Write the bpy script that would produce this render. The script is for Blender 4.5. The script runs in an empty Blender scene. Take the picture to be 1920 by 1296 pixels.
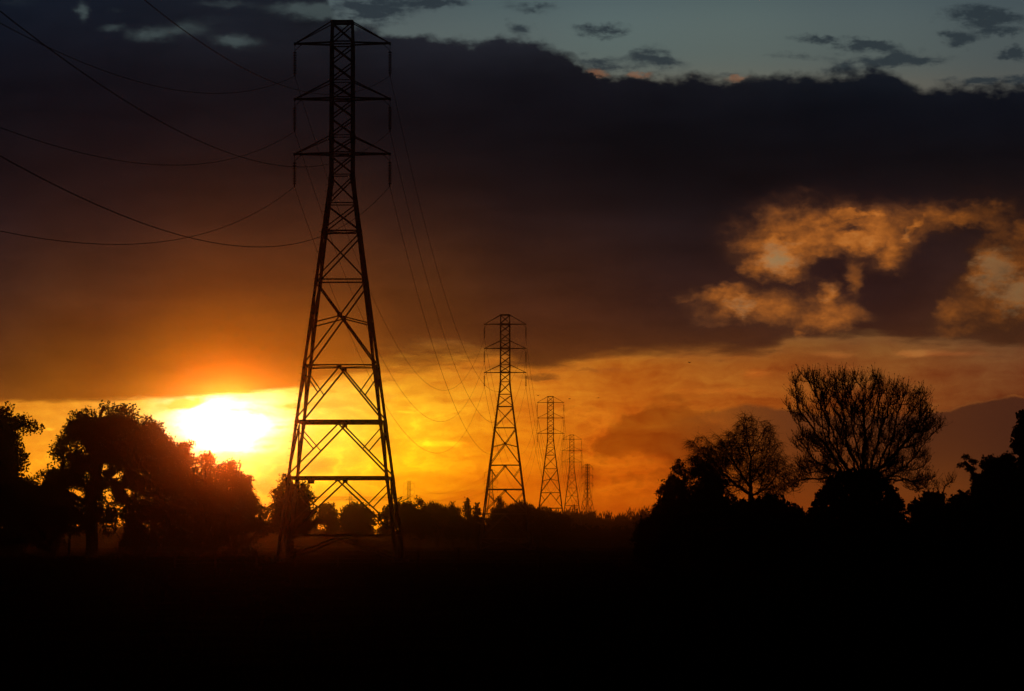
import bpy, math, random
import numpy as np
from mathutils import Vector, Matrix, noise as mnoise

R = math.radians
random.seed(7)
sc = bpy.context.scene
col = sc.collection

# ------------------------------------------------------------------ camera
F = 7200.0                      # focal length in pixels of the 1920 px wide photograph
PITCH = math.atan(367.0 / F)    # the horizon lies 367 px below the middle of the picture
CAM = Vector((0, 0, 1.7))
cd = bpy.data.cameras.new('camera')
cd.sensor_width = 36.0
cd.lens = 36.0 * F / 1920.0
cd.clip_start = 0.5
cd.clip_end = 30000.0
cam = bpy.data.objects.new('camera', cd)
cam.location = CAM
cam.rotation_euler = (math.pi / 2 + PITCH, 0, 0)
col.objects.link(cam)
sc.camera = cam
cp, sp = math.cos(PITCH), math.sin(PITCH)


def at(X, Y, d):
    """the point seen at pixel (X, Y) at distance d ahead of the camera"""
    a, b = (X - 960) / F, (648 - Y) / F
    v = Vector((a, cp - b * sp, sp + b * cp))
    return CAM + v * (d / v.y)


# ------------------------------------------------------------------ materials
def lin(c):
    c = c / 255.0
    return c / 12.92 if c <= 0.04045 else ((c + 0.055) / 1.055) ** 2.4


def srgb(r, g, b):
    return (lin(r), lin(g), lin(b), 1.0)


def mat(name, base, var=0.35, scale=3.0, rough=0.8, metal=0.0, transl=0.0, bump=0.0, spec=0.2):
    m = bpy.data.materials.new(name)
    m.use_nodes = True
    nt = m.node_tree
    nt.nodes.clear()
    out = nt.nodes.new('ShaderNodeOutputMaterial')
    pb = nt.nodes.new('ShaderNodeBsdfPrincipled')
    tc = nt.nodes.new('ShaderNodeTexCoord')
    nz = nt.nodes.new('ShaderNodeTexNoise')
    nz.inputs['Scale'].default_value = scale
    nz.inputs['Detail'].default_value = 5
    nt.links.new(tc.outputs['Object'], nz.inputs['Vector'])
    rp = nt.nodes.new('ShaderNodeValToRGB')
    rp.color_ramp.elements[0].position = 0.3
    rp.color_ramp.elements[1].position = 0.7
    rp.color_ramp.elements[0].color = [c * (1 - var) for c in base] + [1]
    rp.color_ramp.elements[1].color = [c * (1 + var) for c in base] + [1]
    nt.links.new(nz.outputs['Fac'], rp.inputs['Fac'])
    nt.links.new(rp.outputs['Color'], pb.inputs['Base Color'])
    pb.inputs['Roughness'].default_value = rough
    pb.inputs['Metallic'].default_value = metal
    pb.inputs['Specular IOR Level'].default_value = spec
    if bump:
        bp = nt.nodes.new('ShaderNodeBump')
        bp.inputs['Strength'].default_value = bump
        nt.links.new(nz.outputs['Fac'], bp.inputs['Height'])
        nt.links.new(bp.outputs['Normal'], pb.inputs['Normal'])
    if transl:
        tr = nt.nodes.new('ShaderNodeBsdfTranslucent')
        nt.links.new(rp.outputs['Color'], tr.inputs['Color'])
        mx = nt.nodes.new('ShaderNodeMixShader')
        mx.inputs['Fac'].default_value = transl
        nt.links.new(pb.outputs[0], mx.inputs[1])
        nt.links.new(tr.outputs[0], mx.inputs[2])
        nt.links.new(mx.outputs[0], out.inputs['Surface'])
    else:
        nt.links.new(pb.outputs[0], out.inputs['Surface'])
    return m


M = dict(
    steel=mat('weathered_steel', (0.13, 0.13, 0.135), 0.3, 2.0, 0.72, 0.15, spec=0.1),
    porcelain=mat('brown_porcelain', (0.05, 0.028, 0.02), 0.2, 6.0, 0.6, spec=0.08),
    cable=mat('aluminium_cable', (0.10, 0.10, 0.10), 0.2, 1.0, 0.55, 0.4),
    plate=mat('enamel_plate', (0.10, 0.09, 0.05), 0.3, 8.0, 0.5),
    concrete=mat('concrete', (0.10, 0.095, 0.09), 0.25, 3.0, 0.9, spec=0.05),
    bark=mat('bark', (0.05, 0.04, 0.03), 0.4, 6.0, 0.95, spec=0.04),
    leaf=mat('broad_leaves', (0.045, 0.05, 0.018), 0.15, 0.4, 0.8, 0, 0.05, spec=0.04),
    needle=mat('dark_needles', (0.03, 0.038, 0.018), 0.15, 0.4, 0.85, 0, 0.03, spec=0.03),
    twig=mat('winter_twigs', (0.055, 0.04, 0.028), 0.4, 1.5, 0.9, spec=0.04),
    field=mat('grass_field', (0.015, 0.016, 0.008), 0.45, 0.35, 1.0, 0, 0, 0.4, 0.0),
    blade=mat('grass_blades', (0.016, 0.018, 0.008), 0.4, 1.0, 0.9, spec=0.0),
    wood=mat('fence_wood', (0.05, 0.042, 0.034), 0.4, 5.0, 0.9, spec=0.05),
    feather=mat('dark_feathers', (0.03, 0.03, 0.03), 0.3, 9.0, 0.8),
)


# ------------------------------------------------------------------ objects
def tag(o, label=None, cat=None, group=None, kind=None):
    if label: o['label'] = label
    if cat: o['category'] = cat
    if group: o['group'] = group
    if kind: o['kind'] = kind
    return o


def empty(name, loc, rz=0.0):
    o = bpy.data.objects.new(name, None)
    o.empty_display_size = 0.5
    o.location = loc
    o.rotation_euler = (0, 0, rz)
    col.objects.link(o)
    return o


class MB:
    """collects vertices and faces for one mesh"""

    def __init__(self):
        self.v, self.f = [], []

    def ring(self, a, b, ra, rb, n=4, rot=math.pi / 4, caps=True):
        a, b = Vector(a), Vector(b)
        d = (b - a)
        if d.length < 1e-6:
            return
        d.normalize()
        up = Vector((0, 0, 1)) if abs(d.z) < 0.93 else Vector((0, 1, 0))
        x = d.cross(up).normalized()
        y = x.cross(d).normalized()
        s = len(self.v)
        for p, r in ((a, ra), (b, rb)):
            for k in range(n):
                t = rot + 2 * math.pi * k / n
                self.v.append(p + x * (r * math.cos(t)) + y * (r * math.sin(t)))
        for k in range(n):
            k2 = (k + 1) % n
            self.f.append((s + k, s + k2, s + n + k2, s + n + k))
        if caps:
            self.f.append(tuple(s + k for k in reversed(range(n))))
            self.f.append(tuple(s + n + k for k in range(n)))

    def bar(self, a, b, w):
        self.ring(a, b, w * 0.7071, w * 0.7071, 4)

    def angle(self, a, b, w, inward):
        """an L-section member whose two flanges open towards 'inward'"""
        a, b = Vector(a), Vector(b)
        d = (b - a).normalized()
        i = Vector(inward)
        i = (i - d * i.dot(d)).normalized()
        j = d.cross(i).normalized()
        e1 = (i + j).normalized()
        e2 = (i - j).normalized()
        t = w * 0.16
        prof = [(0, 0), (w, 0), (w, t), (t, t), (t, w), (0, w)]
        s = len(self.v)
        for p in (a, b):
            for (u, v_) in prof:
                self.v.append(p + e1 * (u - w * .35) + e2 * (v_ - w * .35))
        for k in range(6):
            k2 = (k + 1) % 6
            self.f.append((s + k, s + k2, s + 6 + k2, s + 6 + k))
        self.f.append(tuple(s + k for k in (0, 1, 2, 3)))
        self.f.append(tuple(s + k for k in (0, 3, 4, 5)))
        self.f.append(tuple(s + 6 + k for k in (3, 2, 1, 0)))
        self.f.append(tuple(s + 6 + k for k in (5, 4, 3, 0)))

    def box(self, c, sx, sy, sz):
        s = len(self.v)
        for dz in (-.5, .5):
            for dx, dy in ((-.5, -.5), (.5, -.5), (.5, .5), (-.5, .5)):
                self.v.append(Vector((c[0] + dx * sx, c[1] + dy * sy, c[2] + dz * sz)))
        for q in ((0, 3, 2, 1), (4, 5, 6, 7), (0, 1, 5, 4), (1, 2, 6, 5), (2, 3, 7, 6), (3, 0, 4, 7)):
            self.f.append(tuple(s + i for i in q))

    def lathe(self, prof, c, n=8):
        s = len(self.v)
        for (r, z) in prof:
            for k in range(n):
                t = 2 * math.pi * k / n
                self.v.append(Vector((c[0] + r * math.cos(t), c[1] + r * math.sin(t), c[2] + z)))
        for i in range(len(prof) - 1):
            for k in range(n):
                k2 = (k + 1) % n
                self.f.append((s + i * n + k, s + i * n + k2, s + (i + 1) * n + k2, s + (i + 1) * n + k))

    def build(self, name, m, parent=None, smooth=False):
        me = bpy.data.meshes.new(name)
        me.from_pydata([tuple(p) for p in self.v], [], self.f)
        me.materials.append(m)
        if smooth:
            me.polygons.foreach_set('use_smooth', [True] * len(me.polygons))
        me.update()
        o = bpy.data.objects.new(name, me)
        col.objects.link(o)
        if parent:
            o.parent = parent
        return o


def np_mesh(name, verts, quads, m, parent=None):
    """one mesh from numpy arrays of vertices and quads"""
    me = bpy.data.meshes.new(name)
    nv, nq = len(verts), len(quads)
    me.vertices.add(nv)
    me.vertices.foreach_set('co', np.asarray(verts, dtype=np.float32).ravel())
    me.loops.add(nq * 4)
    me.loops.foreach_set('vertex_index', np.asarray(quads, dtype=np.int32).ravel())
    me.polygons.add(nq)
    me.polygons.foreach_set('loop_start', np.arange(0, nq * 4, 4, dtype=np.int32))
    me.update(calc_edges=True)
    me.materials.append(m)
    o = bpy.data.objects.new(name, me)
    col.objects.link(o)
    if parent:
        o.parent = parent
    return o


def kids(o):
    return [c for c in bpy.data.objects if c.parent == o]


def copy_tree(o, parent=None, skip=()):
    c = o.copy()
    col.objects.link(c)
    if parent:
        c.parent = parent
    for ch in kids(o):
        if ch.name.split('.')[0] not in skip:
            copy_tree(ch, c, skip)
    return c


# ================================================================== SKY
SUN_X, SUN_Y = 425.0, 800.0
sun_az = math.atan((SUN_X - 960) / F)
sun_el = math.atan((1015 - SUN_Y) / F)

world = bpy.data.worlds.new('World')
sc.world = world
world.use_nodes = True
NT = world.node_tree
NT.nodes.clear()
world.cycles.sampling_method = 'MANUAL'
world.cycles.sample_map_resolution = 512


class E:
    """a scalar in the sky's node tree, with arithmetic"""

    def __init__(self, s):
        self.s = s

    def __add__(a, b): return op('ADD', a, b)
    def __radd__(a, b): return op('ADD', b, a)
    def __sub__(a, b): return op('SUBTRACT', a, b)
    def __rsub__(a, b): return op('SUBTRACT', b, a)
    def __mul__(a, b): return op('MULTIPLY', a, b)
    def __rmul__(a, b): return op('MULTIPLY', b, a)
    def __truediv__(a, b): return op('DIVIDE', a, b)


def plug(inp, x):
    if isinstance(x, E):
        NT.links.new(x.s, inp)
    elif hasattr(x, 'links'):
        NT.links.new(x, inp)
    else:
        inp.default_value = x


def op(o, a, b=None, c=None, clamp=False):
    n = NT.nodes.new('ShaderNodeMath')
    n.operation = o
    n.use_clamp = clamp
    plug(n.inputs[0], a)
    if b is not None: plug(n.inputs[1], b)
    if c is not None: plug(n.inputs[2], c)
    return E(n.outputs[0])


def clamp01(x): return op('ADD', x, 0.0, clamp=True)
def emax(a, b): return op('MAXIMUM', a, b)
def emin(a, b): return op('MINIMUM', a, b)


def smooth(a, b, x):
    """0 at a, 1 at b"""
    n = NT.nodes.new('ShaderNodeMapRange')
    n.interpolation_type = 'SMOOTHSTEP'
    plug(n.inputs['Value'], x)
    plug(n.inputs['From Min'], a)
    plug(n.inputs['From Max'], b)
    return E(n.outputs['Result'])


def ramp(x, stops, interp='LINEAR'):
    n = NT.nodes.new('ShaderNodeValToRGB')
    cr = n.color_ramp
    cr.interpolation = interp
    stops = sorted(stops)
    cr.elements[0].position = stops[0][0]
    cr.elements[0].color = stops[0][1]
    cr.elements[1].position = stops[-1][0]
    cr.elements[1].color = stops[-1][1]
    for p, c in stops[1:-1]:
        e = cr.elements.new(p)
        e.color = c
    plug(n.inputs['Fac'], x)
    return n.outputs['Color']


def mixc(f, a, b, blend='MIX', clamp=True):
    n = NT.nodes.new('ShaderNodeMix')
    n.data_type = 'RGBA'
    n.blend_type = blend
    n.clamp_factor = clamp
    plug(n.inputs['Factor'], f)
    plug(n.inputs[6], a)
    plug(n.inputs[7], b)
    return n.outputs[2]


def curve(x, pts, lo, hi):
    """a smooth curve through pixel points (x, y); x in [-400, 2320]"""
    n = NT.nodes.new('ShaderNodeFloatCurve')
    c = n.mapping.curves[0]
    P = [((p[0] + 400) / 2720.0, (p[1] - lo) / (hi - lo)) for p in pts]
    c.points[0].location = P[0]
    c.points[1].location = P[-1]
    for p in P[1:-1]:
        c.points.new(*p)
    n.mapping.update()
    plug(n.inputs['Value'], (x + 400.0) / 2720.0)
    return E(n.outputs[0]) * (hi - lo) + lo


def comb(a, b, c):
    n = NT.nodes.new('ShaderNodeCombineXYZ')
    plug(n.inputs[0], a)
    plug(n.inputs[1], b)
    plug(n.inputs[2], c)
    return n.outputs[0]


def fbm(x, y, sx, sy, seed, detail=6.0, rough=0.55, dist=0.0):
    """noise about 0 (roughly -0.5 .. 0.5) with features sx by sy pixels"""
    n = NT.nodes.new('ShaderNodeTexNoise')
    n.noise_dimensions = '3D'
    plug(n.inputs['Vector'], comb(x / sx, y / sy, float(seed)))
    n.inputs['Scale'].default_value = 1.0
    n.inputs['Detail'].default_value = detail
    n.inputs['Roughness'].default_value = rough
    n.inputs['Distortion'].default_value = dist
    return E(n.outputs['Fac']) - 0.5


def blobs(x, y, lst):
    """sum of soft ellipses (cx, cy, rx, ry, strength)"""
    tot = None
    for (cx, cy, rx, ry, s) in lst:
        a = (x - cx) / rx
        b = (y - cy) / ry
        q = op('MULTIPLY_ADD', a, a, b * b)
        g = op('POWER', math.e, q * -1.0) * s
        tot = g if tot is None else tot + g
    return tot


def columns(x, y, cols, y0=-300.0, y1=1100.0, interp='B_SPLINE'):
    """colour from vertical gradients at several bearings"""
    yy = (y - y0) / (y1 - y0)
    res = None
    px = None
    for cx, stops in cols:
        c = ramp(yy, [((p - y0) / (y1 - y0), srgb(*k)) for p, k in stops], interp)
        if res is None:
            res = c
        else:
            res = mixc(smooth(px, cx, x), res, c)
        px = cx
    return res


tcn = NT.nodes.new('ShaderNodeTexCoord')
sep = NT.nodes.new('ShaderNodeSeparateXYZ')
NT.links.new(tcn.outputs['Generated'], sep.inputs[0])
dx, dy, dz = (E(sep.outputs[i]) for i in range(3))
dyc = emax(dy, 0.05)
# the sky's own bearing and height, in steps of 1/7200 of a radian (bearing 960 is due ahead, height 1015 the horizon)
X = dx / dyc * F + 960.0
Y = 1015.0 - dz / dyc * F

wx = fbm(X, Y, 110, 80, 1, 5, 0.6)
wy = fbm(X, Y, 110, 80, 9, 5, 0.6)
fine = fbm(X, Y, 34, 26, 4, 6, 0.62)
Xw = X + wx * 46.0
Yw = Y + wy * 34.0

teal0, teal1, teal2 = (76, 88, 91), (88, 100, 99), (88, 95, 91)
clear_cols = [
    (-100, [(-200, (60, 76, 84)), (0, teal0), (150, teal2), (640, (150, 85, 30)), (752, (196, 114, 30)), (800, (222, 138, 34)), (860, (230, 132, 18)), (1010, (225, 115, 8))]),
    (120, [(-200, (60, 76, 84)), (0, teal0), (150, teal2), (640, (170, 95, 30)), (752, (225, 146, 40)), (800, (244, 170, 46)), (860, (246, 165, 34)), (1010, (235, 125, 12))]),
    (420, [(-200, (60, 76, 84)), (0, teal0), (150, teal2), (640, (220, 130, 30)), (745, (255, 214, 100)), (800, (255, 225, 120)), (890, (255, 205, 66)), (950, (255, 180, 36)), (1010, (245, 150, 16))]),
    (620, [(-200, (60, 76, 84)), (0, teal0), (60, teal1), (150, teal2), (640, (190, 120, 34)), (700, (230, 155, 42)), (735, (250, 196, 74)), (790, (255, 208, 78)), (860, (255, 200, 50)), (930, (255, 180, 26)), (1010, (240, 140, 12))]),
    (760, [(-200, (60, 76, 84)), (0, teal0), (60, teal1), (150, teal2), (640, (180, 112, 32)), (690, (212, 138, 34)), (740, (240, 174, 44)), (800, (252, 184, 38)), (870, (252, 172, 22)), (930, (248, 160, 14)), (1010, (230, 120, 6))]),
    (950, [(-200, (60, 76, 84)), (0, (78, 94, 96)), (60, teal1), (150, teal2), (640, (170, 106, 30)), (690, (204, 128, 30)), (750, (222, 144, 30)), (810, (232, 148, 22)), (880, (230, 134, 12)), (1010, (214, 106, 4))]),
    (1150, [(-200, (60, 76, 84)), (0, (84, 100, 102)), (60, (90, 105, 103)), (150, (88, 98, 93)), (400, (150, 112, 70)), (640, (160, 100, 32)), (690, (178, 110, 28)), (750, (196, 120, 26)), (810, (198, 112, 18)), (880, (194, 102, 10)), (1010, (192, 90, 4))]),
    (1370, [(-200, (60, 76, 84)), (0, (84, 100, 100)), (60, (90, 103, 100)), (150, (88, 97, 92)), (400, (152, 120, 80)), (560, (140, 106, 62)), (640, (140, 88, 34)), (690, (154, 94, 30)), (750, (170, 100, 26)), (810, (166, 92, 20)), (880, (172, 86, 12)), (1010, (172, 78, 8))]),
    (1620, [(-200, (60, 76, 84)), (0, (80, 94, 96)), (60, (84, 96, 95)), (150, (84, 92, 88)), (400, (138, 108, 74)), (560, (120, 94, 60)), (640, (126, 80, 36)), (700, (132, 82, 32)), (760, (134, 78, 28)), (880, (130, 66, 20)), (1010, (120, 55, 12))]),
    (1930, [(-200, (54, 68, 78)), (0, (70, 82, 86)), (60, (76, 86, 87)), (150, (76, 83, 82)), (400, (112, 92, 66)), (560, (108, 92, 64)), (640, (110, 74, 42)), (700, (114, 72, 36)), (760, (116, 72, 32)), (880, (112, 60, 22)), (1010, (100, 48, 14))]),
]
clear = columns(X, Y, clear_cols)

# lower sky: long streaks and soft billows of thin cloud
low = smooth(600.0, 700.0, Y)
st = fbm(X + wx * 90.0, Y + X * 0.05 + wy * 60.0, 260, 30, 21, 6, 0.6)
bi = fbm(Xw, Yw, 95, 52, 33, 7, 0.58, 0.6)
stk = smooth(560.0, 900.0, X) * 0.45 + 0.4
tex = 1.0 + (st * stk + bi * 0.75 + fine * 0.25) * low
fx = fbm(X, Y, 30, 18, 91, 7, 0.62)
fy = fbm(X, Y, 30, 18, 97, 7, 0.62)
# glow of the sun itself, low behind the trees
ddx = (X - SUN_X + wx * 70.0 + fx * 24.0) / 74.0
ddy = (Y - SUN_Y + 4 + wy * 40.0 + fy * 16.0) / 44.0
g1 = op('POWER', math.e, (ddx * ddx + ddy * ddy) * -1.0)
ddx = (X - SUN_X) / 190.0
ddy = (Y - SUN_Y) / 100.0
g2 = op('POWER', math.e, (ddx * ddx + ddy * ddy) * -1.0)
g1 = g1 * emax(1.0 + st * 3.4 + bi * 2.0, 0.12)
glow = mixc(g1, (0, 0, 0, 1), (5.0, 4.2, 3.0, 1), 'MIX', False)
glow2 = mixc(g2, (0, 0, 0, 1), (0.55, 0.33, 0.05, 1))

clear = mixc(1.0, clear, comb(tex, tex * tex, tex * tex), 'MULTIPLY')
tone = mixc(smooth(600.0, 1050.0, X), (1.08, 0.96, 0.72, 1), (1.02, 0.76, 0.78, 1))
clear = mixc(low, clear, mixc(1.0, clear, tone, 'MULTIPLY', False))
clear = mixc(blobs(X, Y, [(770, 860, 190, 130, 1.0)]), clear, mixc(1.0, clear, (1.14, 1.34, 0.9, 1), 'MULTIPLY', False))

# cumulus heaps in the orange band: darker bodies with bright upper rims
heap = blobs(Xw, Yw, [(1205, 806, 54, 30, 1.3), (1262, 812, 48, 34, 1.3), (1140, 836, 46, 22, .8), (1320, 845, 80, 60, 1.2), (1222, 788, 32, 16, .9), (1250, 745, 90, 12, .45), (1090, 770, 60, 10, .4),
                      (596, 876, 40, 20, .8), (500, 912, 34, 22, .9), (530, 880, 24, 14, .5), (1180, 900, 90, 26, .4),
                      (860, 880, 70, 22, .35), (690, 915, 40, 14, .4)]) + fine * 1.1 + bi * 1.0
hm = smooth(0.22, 0.8, heap)
clear = mixc(hm * 0.85, clear, mixc(1.0, clear, (0.54, 0.45, 0.52, 1), 'MULTIPLY'))
rim = smooth(0.1, 0.3, heap) * (1.0 - smooth(0.3, 0.5, heap)) * smooth(740.0, 800.0, Y)
rk = 1.0 + rim * 0.16
clear = mixc(1.0, clear, comb(rk, rk, rk), 'MULTIPLY')

# dim bars of cloud right and left of the sun
bars = blobs(X + wx * 40.0 + fx * 24.0, Y + (X - 350.0) * 0.20 + wy * 18.0 + fy * 16.0, [(346, 757, 52, 12, 1.15)]) \
    + blobs(X + wx * 50.0 + fx * 30.0, Y + wy * 18.0 + fy * 14.0, [(585, 760, 80, 8, 1.0), (690, 742, 80, 11, .7), (60, 790, 80, 12, .5), (735, 835, 60, 7, .3), (540, 800, 60, 7, .5), (500, 838, 50, 8, .55),
                                                                (455, 868, 46, 10, .5), (300, 800, 34, 8, .5), (470, 778, 60, 4, .4)])
bars = bars * (1.0 + fine * 2.2)
bark_ = smooth(0.2, 0.85, bars)
clear = mixc(bark_ * 0.7, clear, srgb(240, 164, 40))
clear = mixc(1.0, clear, glow2, 'ADD')
gl_k = 1.0 - bark_ * 0.97
clear = mixc(gl_k, clear, mixc(1.0, clear, glow, 'ADD', False))

# bright feathery wisps
wis = blobs(X + wx * 50.0, Y + wy * 14.0, [(830, 832, 55, 7, 1.0), (760, 774, 28, 4, .7), (1560, 666, 50, 9, .7), (1590, 690, 40, 10, .5), (1720, 662, 46, 9, .9), (1800, 664, 70, 7, .6),
                                           (1415, 700, 30, 14, .6), (1340, 735, 110, 9, .5), (85, 805, 22, 4, .8), (740, 698, 60, 12, .5)])
wn = fbm(X + Y * 1.5 + fx * 30.0, Y + X * 0.1 + fy * 12.0, 60, 11, 51, 8, 0.68)
wis = smooth(0.2, 0.95, wis + wn * 0.9)
clear = mixc(wis * 0.85, clear, mixc(1.0, clear, (1.75, 1.7, 1.6, 1), 'MULTIPLY', False))

# small dark cloudlets high in the teal sky
cx_, cy_ = X + wx * 90.0 + fx * 60.0, Y + wy * 34.0 + fy * 30.0
cl = blobs(cx_, cy_, [
    (1122, 52, 55, 16, 1.0), (975, 48, 31, 15, .62), (1000, 8, 67, 13, .6), (690, 12, 79, 33, 1.1), (820, 0, 60, 13, .9),
    (1112, 112, 48, 18, .62), (1215, 105, 40, 15, .5), (1268, 114, 43, 13, .8), (1225, 90, 55, 15, .4), (1540, 72, 60, 10, .8),
    (1640, 82, 64, 11, .85), (1500, 103, 60, 11, .5), (1690, 108, 100, 14, 1.0), (1855, 30, 86, 23, 1.05), (1885, 58, 55, 11, .7),
    (1805, 75, 33, 11, .85), (1912, 100, 31, 15, 1.0), (1872, 147, 93, 10, 1.0), (1780, 63, 31, 8, .45), (1600, 128, 60, 15, .7), (1160, 128, 72, 13, .5), (1350, 132, 72, 8, .4)])
cn_ = fbm(X, Y, 64, 24, 95, 8, 0.62)
clm = smooth(0.20, 0.92, cl * (1.0 + cn_ * 3.4 + fine * 1.2)) * (1.0 - smooth(180.0, 220.0, Y))
clear = mixc(clm * 0.92, clear, columns(X, Y, [(700, [(-200, (30, 40, 50)), (0, (40, 50, 57)), (160, (42, 48, 54))]), (1700, [(-200, (30, 40, 50)), (0, (42, 52, 58)), (160, (40, 48, 54))])]))

# ---- the great bank of dark cloud
U = curve(X, [(-400, -160), (520, -140), (600, -40), (640, 40), (700, 47), (750, 62), (800, 65), (850, 72), (900, 70), (1000, 74), (1050, 92), (1100, 120), (1150, 140),
              (1210, 138), (1300, 140), (1400, 142), (1460, 136), (1550, 138), (1640, 128), (1700, 145), (1735, 162), (1780, 158), (1850, 162), (1930, 164), (2320, 170)], -200, 300)
L = curve(X, [(-400, 764), (0, 753), (150, 752), (300, 747), (380, 741), (425, 737), (500, 734), (560, 728), (620, 716), (700, 698), (760, 682), (850, 674), (920, 674), (975, 688), (1020, 694), (1060, 688),
              (1130, 675), (1250, 662), (1340, 661), (1400, 662), (1450, 656), (1500, 640), (1600, 641), (1760, 642), (1930, 652), (2320, 660)], 600, 800)
un = fbm(X, Y, 70, 44, 61, 7, 0.6)
ln = fbm(X, Y, 120, 26, 71, 7, 0.6) + fbm(X, Y, 280, 60, 73, 4, 0.5) * 0.6
soft = curve(X, [(-400, 10), (200, 9), (420, 7), (560, 12), (640, 22), (760, 30), (880, 26), (980, 16), (1150, 14), (1400, 12), (1930, 14), (2320, 14)], 0, 60)
amp = curve(X, [(-400, 14), (420, 10), (600, 26), (760, 42), (900, 40), (1000, 26), (1200, 18), (1930, 22), (2320, 20)], 0, 60)
bill = fbm(X, Y, 46, 34, 63, 3, 0.5)
upm = smooth(-11.0, 14.0, Y - U + un * 60.0 + bill * 26.0 + fx * 16.0)
scud = blobs(X + wx * 70.0 + fx * 40.0, Y + wy * 22.0 + fy * 18.0, [(720, 712, 70, 9, .7), (870, 690, 80, 8, .6), (1010, 706, 70, 10, .8), (1120, 694, 80, 7, .6), (1330, 676, 90, 7, .6), (1430, 660, 60, 8, .7), (620, 733, 60, 8, .6), (1600, 655, 60, 6, .4), (1860, 668, 80, 8, .5)]) * (1.0 + cn_ * 2.0)
softw = soft * (1.0 + smooth(560.0, 700.0, X) * 0.6)
lom = emax(smooth(softw * -1.0, softw, L - Y + ln * amp * 2.8), smooth(0.18, 0.95, scud) * 0.75)
deck = upm * lom
# teal light breaking through at the upper left
gap = blobs(X + wx * 40.0 + fx * 34.0, Y + wy * 20.0 + fy * 20.0, [(146, 17, 13, 17, 1.0), (280, 64, 40, 13, 1.0), (205, 47, 30, 8, .65), (345, 54, 40, 12, .6), (441, 72, 38, 10, 1.05), (600, 16, 64, 16, 1.05), (545, 12, 50, 12, .6),
                                           (420, 3, 60, 8, .6), (745, 52, 26, 12, .9), (214, 12, 20, 9, .4), (25, 0, 60, 12, .3), (390, 40, 80, 20, .3), (480, 90, 60, 14, .25)]) * (1.0 + cn_ * 2.0)
gapm = smooth(0.10, 1.2, gap)

deck_cols = [
    (-100, [(-200, (18, 24, 36)), (0, (15, 22, 34)), (100, (17, 19, 28)), (200, (19, 18, 25)), (300, (26, 20, 24)), (430, (38, 24, 26)), (530, (52, 32, 26)), (600, (66, 38, 24)), (680, (88, 48, 22)), (745, (112, 62, 20))]),
    (170, [(-200, (18, 24, 36)), (0, (18, 24, 34)), (100, (19, 20, 28)), (200, (22, 19, 25)), (300, (32, 22, 24)), (430, (52, 30, 25)), (530, (74, 42, 23)), (600, (90, 47, 20)), (680, (120, 66, 16)), (745, (146, 80, 16))]),
    (420, [(-200, (20, 24, 34)), (0, (24, 29, 38)), (100, (24, 25, 32)), (200, (24, 20, 25)), (300, (36, 24, 24)), (430, (66, 36, 23)), (530, (94, 50, 20)), (600, (122, 64, 14)), (680, (160, 94, 8)), (745, (215, 142, 22))]),
    (610, [(-200, (20, 24, 34)), (0, (28, 33, 41)), (100, (24, 24, 30)), (200, (24, 20, 25)), (300, (34, 24, 24)), (430, (66, 36, 22)), (530, (92, 48, 19)), (600, (118, 62, 16)), (680, (156, 84, 16)), (745, (205, 118, 22))]),
    (780, [(-200, (24, 28, 36)), (0, (32, 36, 44)), (120, (27, 27, 35)), (200, (21, 19, 24)), (300, (25, 20, 23)), (430, (52, 30, 22)), (530, (80, 43, 19)), (600, (90, 47, 18)), (660, (104, 54, 18)), (720, (140, 78, 22))]),
    (1000, [(-200, (24, 28, 36)), (0, (34, 38, 46)), (120, (25, 25, 33)), (200, (18, 17, 23)), (300, (21, 18, 22)), (430, (40, 25, 23)), (530, (60, 33, 21)), (600, (70, 36, 20)), (660, (84, 43, 18)), (720, (110, 60, 20))]),
    (1300, [(-200, (24, 28, 36)), (0, (30, 34, 44)), (150, (22, 23, 32)), (230, (15, 15, 20)), (300, (18, 16, 20)), (400, (28, 20, 22)), (480, (38, 24, 23)), (560, (50, 28, 23)), (620, (62, 34, 22)), (680, (90, 48, 22))]),
    (1600, [(-200, (24, 28, 36)), (0, (28, 34, 44)), (150, (19, 23, 32)), (200, (14, 16, 24)), (280, (17, 16, 21)), (360, (26, 19, 22)), (480, (38, 23, 24)), (560, (42, 24, 23)), (620, (56, 30, 22)), (680, (80, 44, 24))]),
    (1900, [(-200, (24, 28, 36)), (0, (28, 34, 44)), (150, (22, 26, 36)), (200, (16, 18, 27)), (280, (19, 18, 23)), (360, (30, 21, 22)), (480, (44, 27, 24)), (560, (58, 33, 24)), (620, (76, 42, 24)), (680, (92, 52, 26))]),
]
deckc = columns(X, Y, deck_cols)
dn = fbm(X, Y, 260, 90, 81, 4, 0.5) + fbm(Xw, Yw, 60, 40, 83, 5, 0.55) * 0.35
dk = (1.0 + dn * 0.8 + st * 0.35) * (1.0 - smooth(60.0, 150.0, Y) * (1.0 - smooth(320.0, 470.0, Y)) * 0.3)
deckc = mixc(1.0, deckc, comb(dk, dk, dk), 'MULTIPLY')
deckc = mixc(gapm * 0.5, deckc, srgb(82, 96, 96))

# ---- torn hole in the bank, lit orange from behind
def peaks(x, y, lst):
    tot = None
    for (cx, cy, rx, ry, s) in lst:
        a = (x - cx) / rx
        b = (y - cy) / ry
        g = op('POWER', math.e, op('MULTIPLY_ADD', a, a, b * b) * -0.7) * s
        tot = g if tot is None else emax(tot, g)
    return tot


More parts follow.
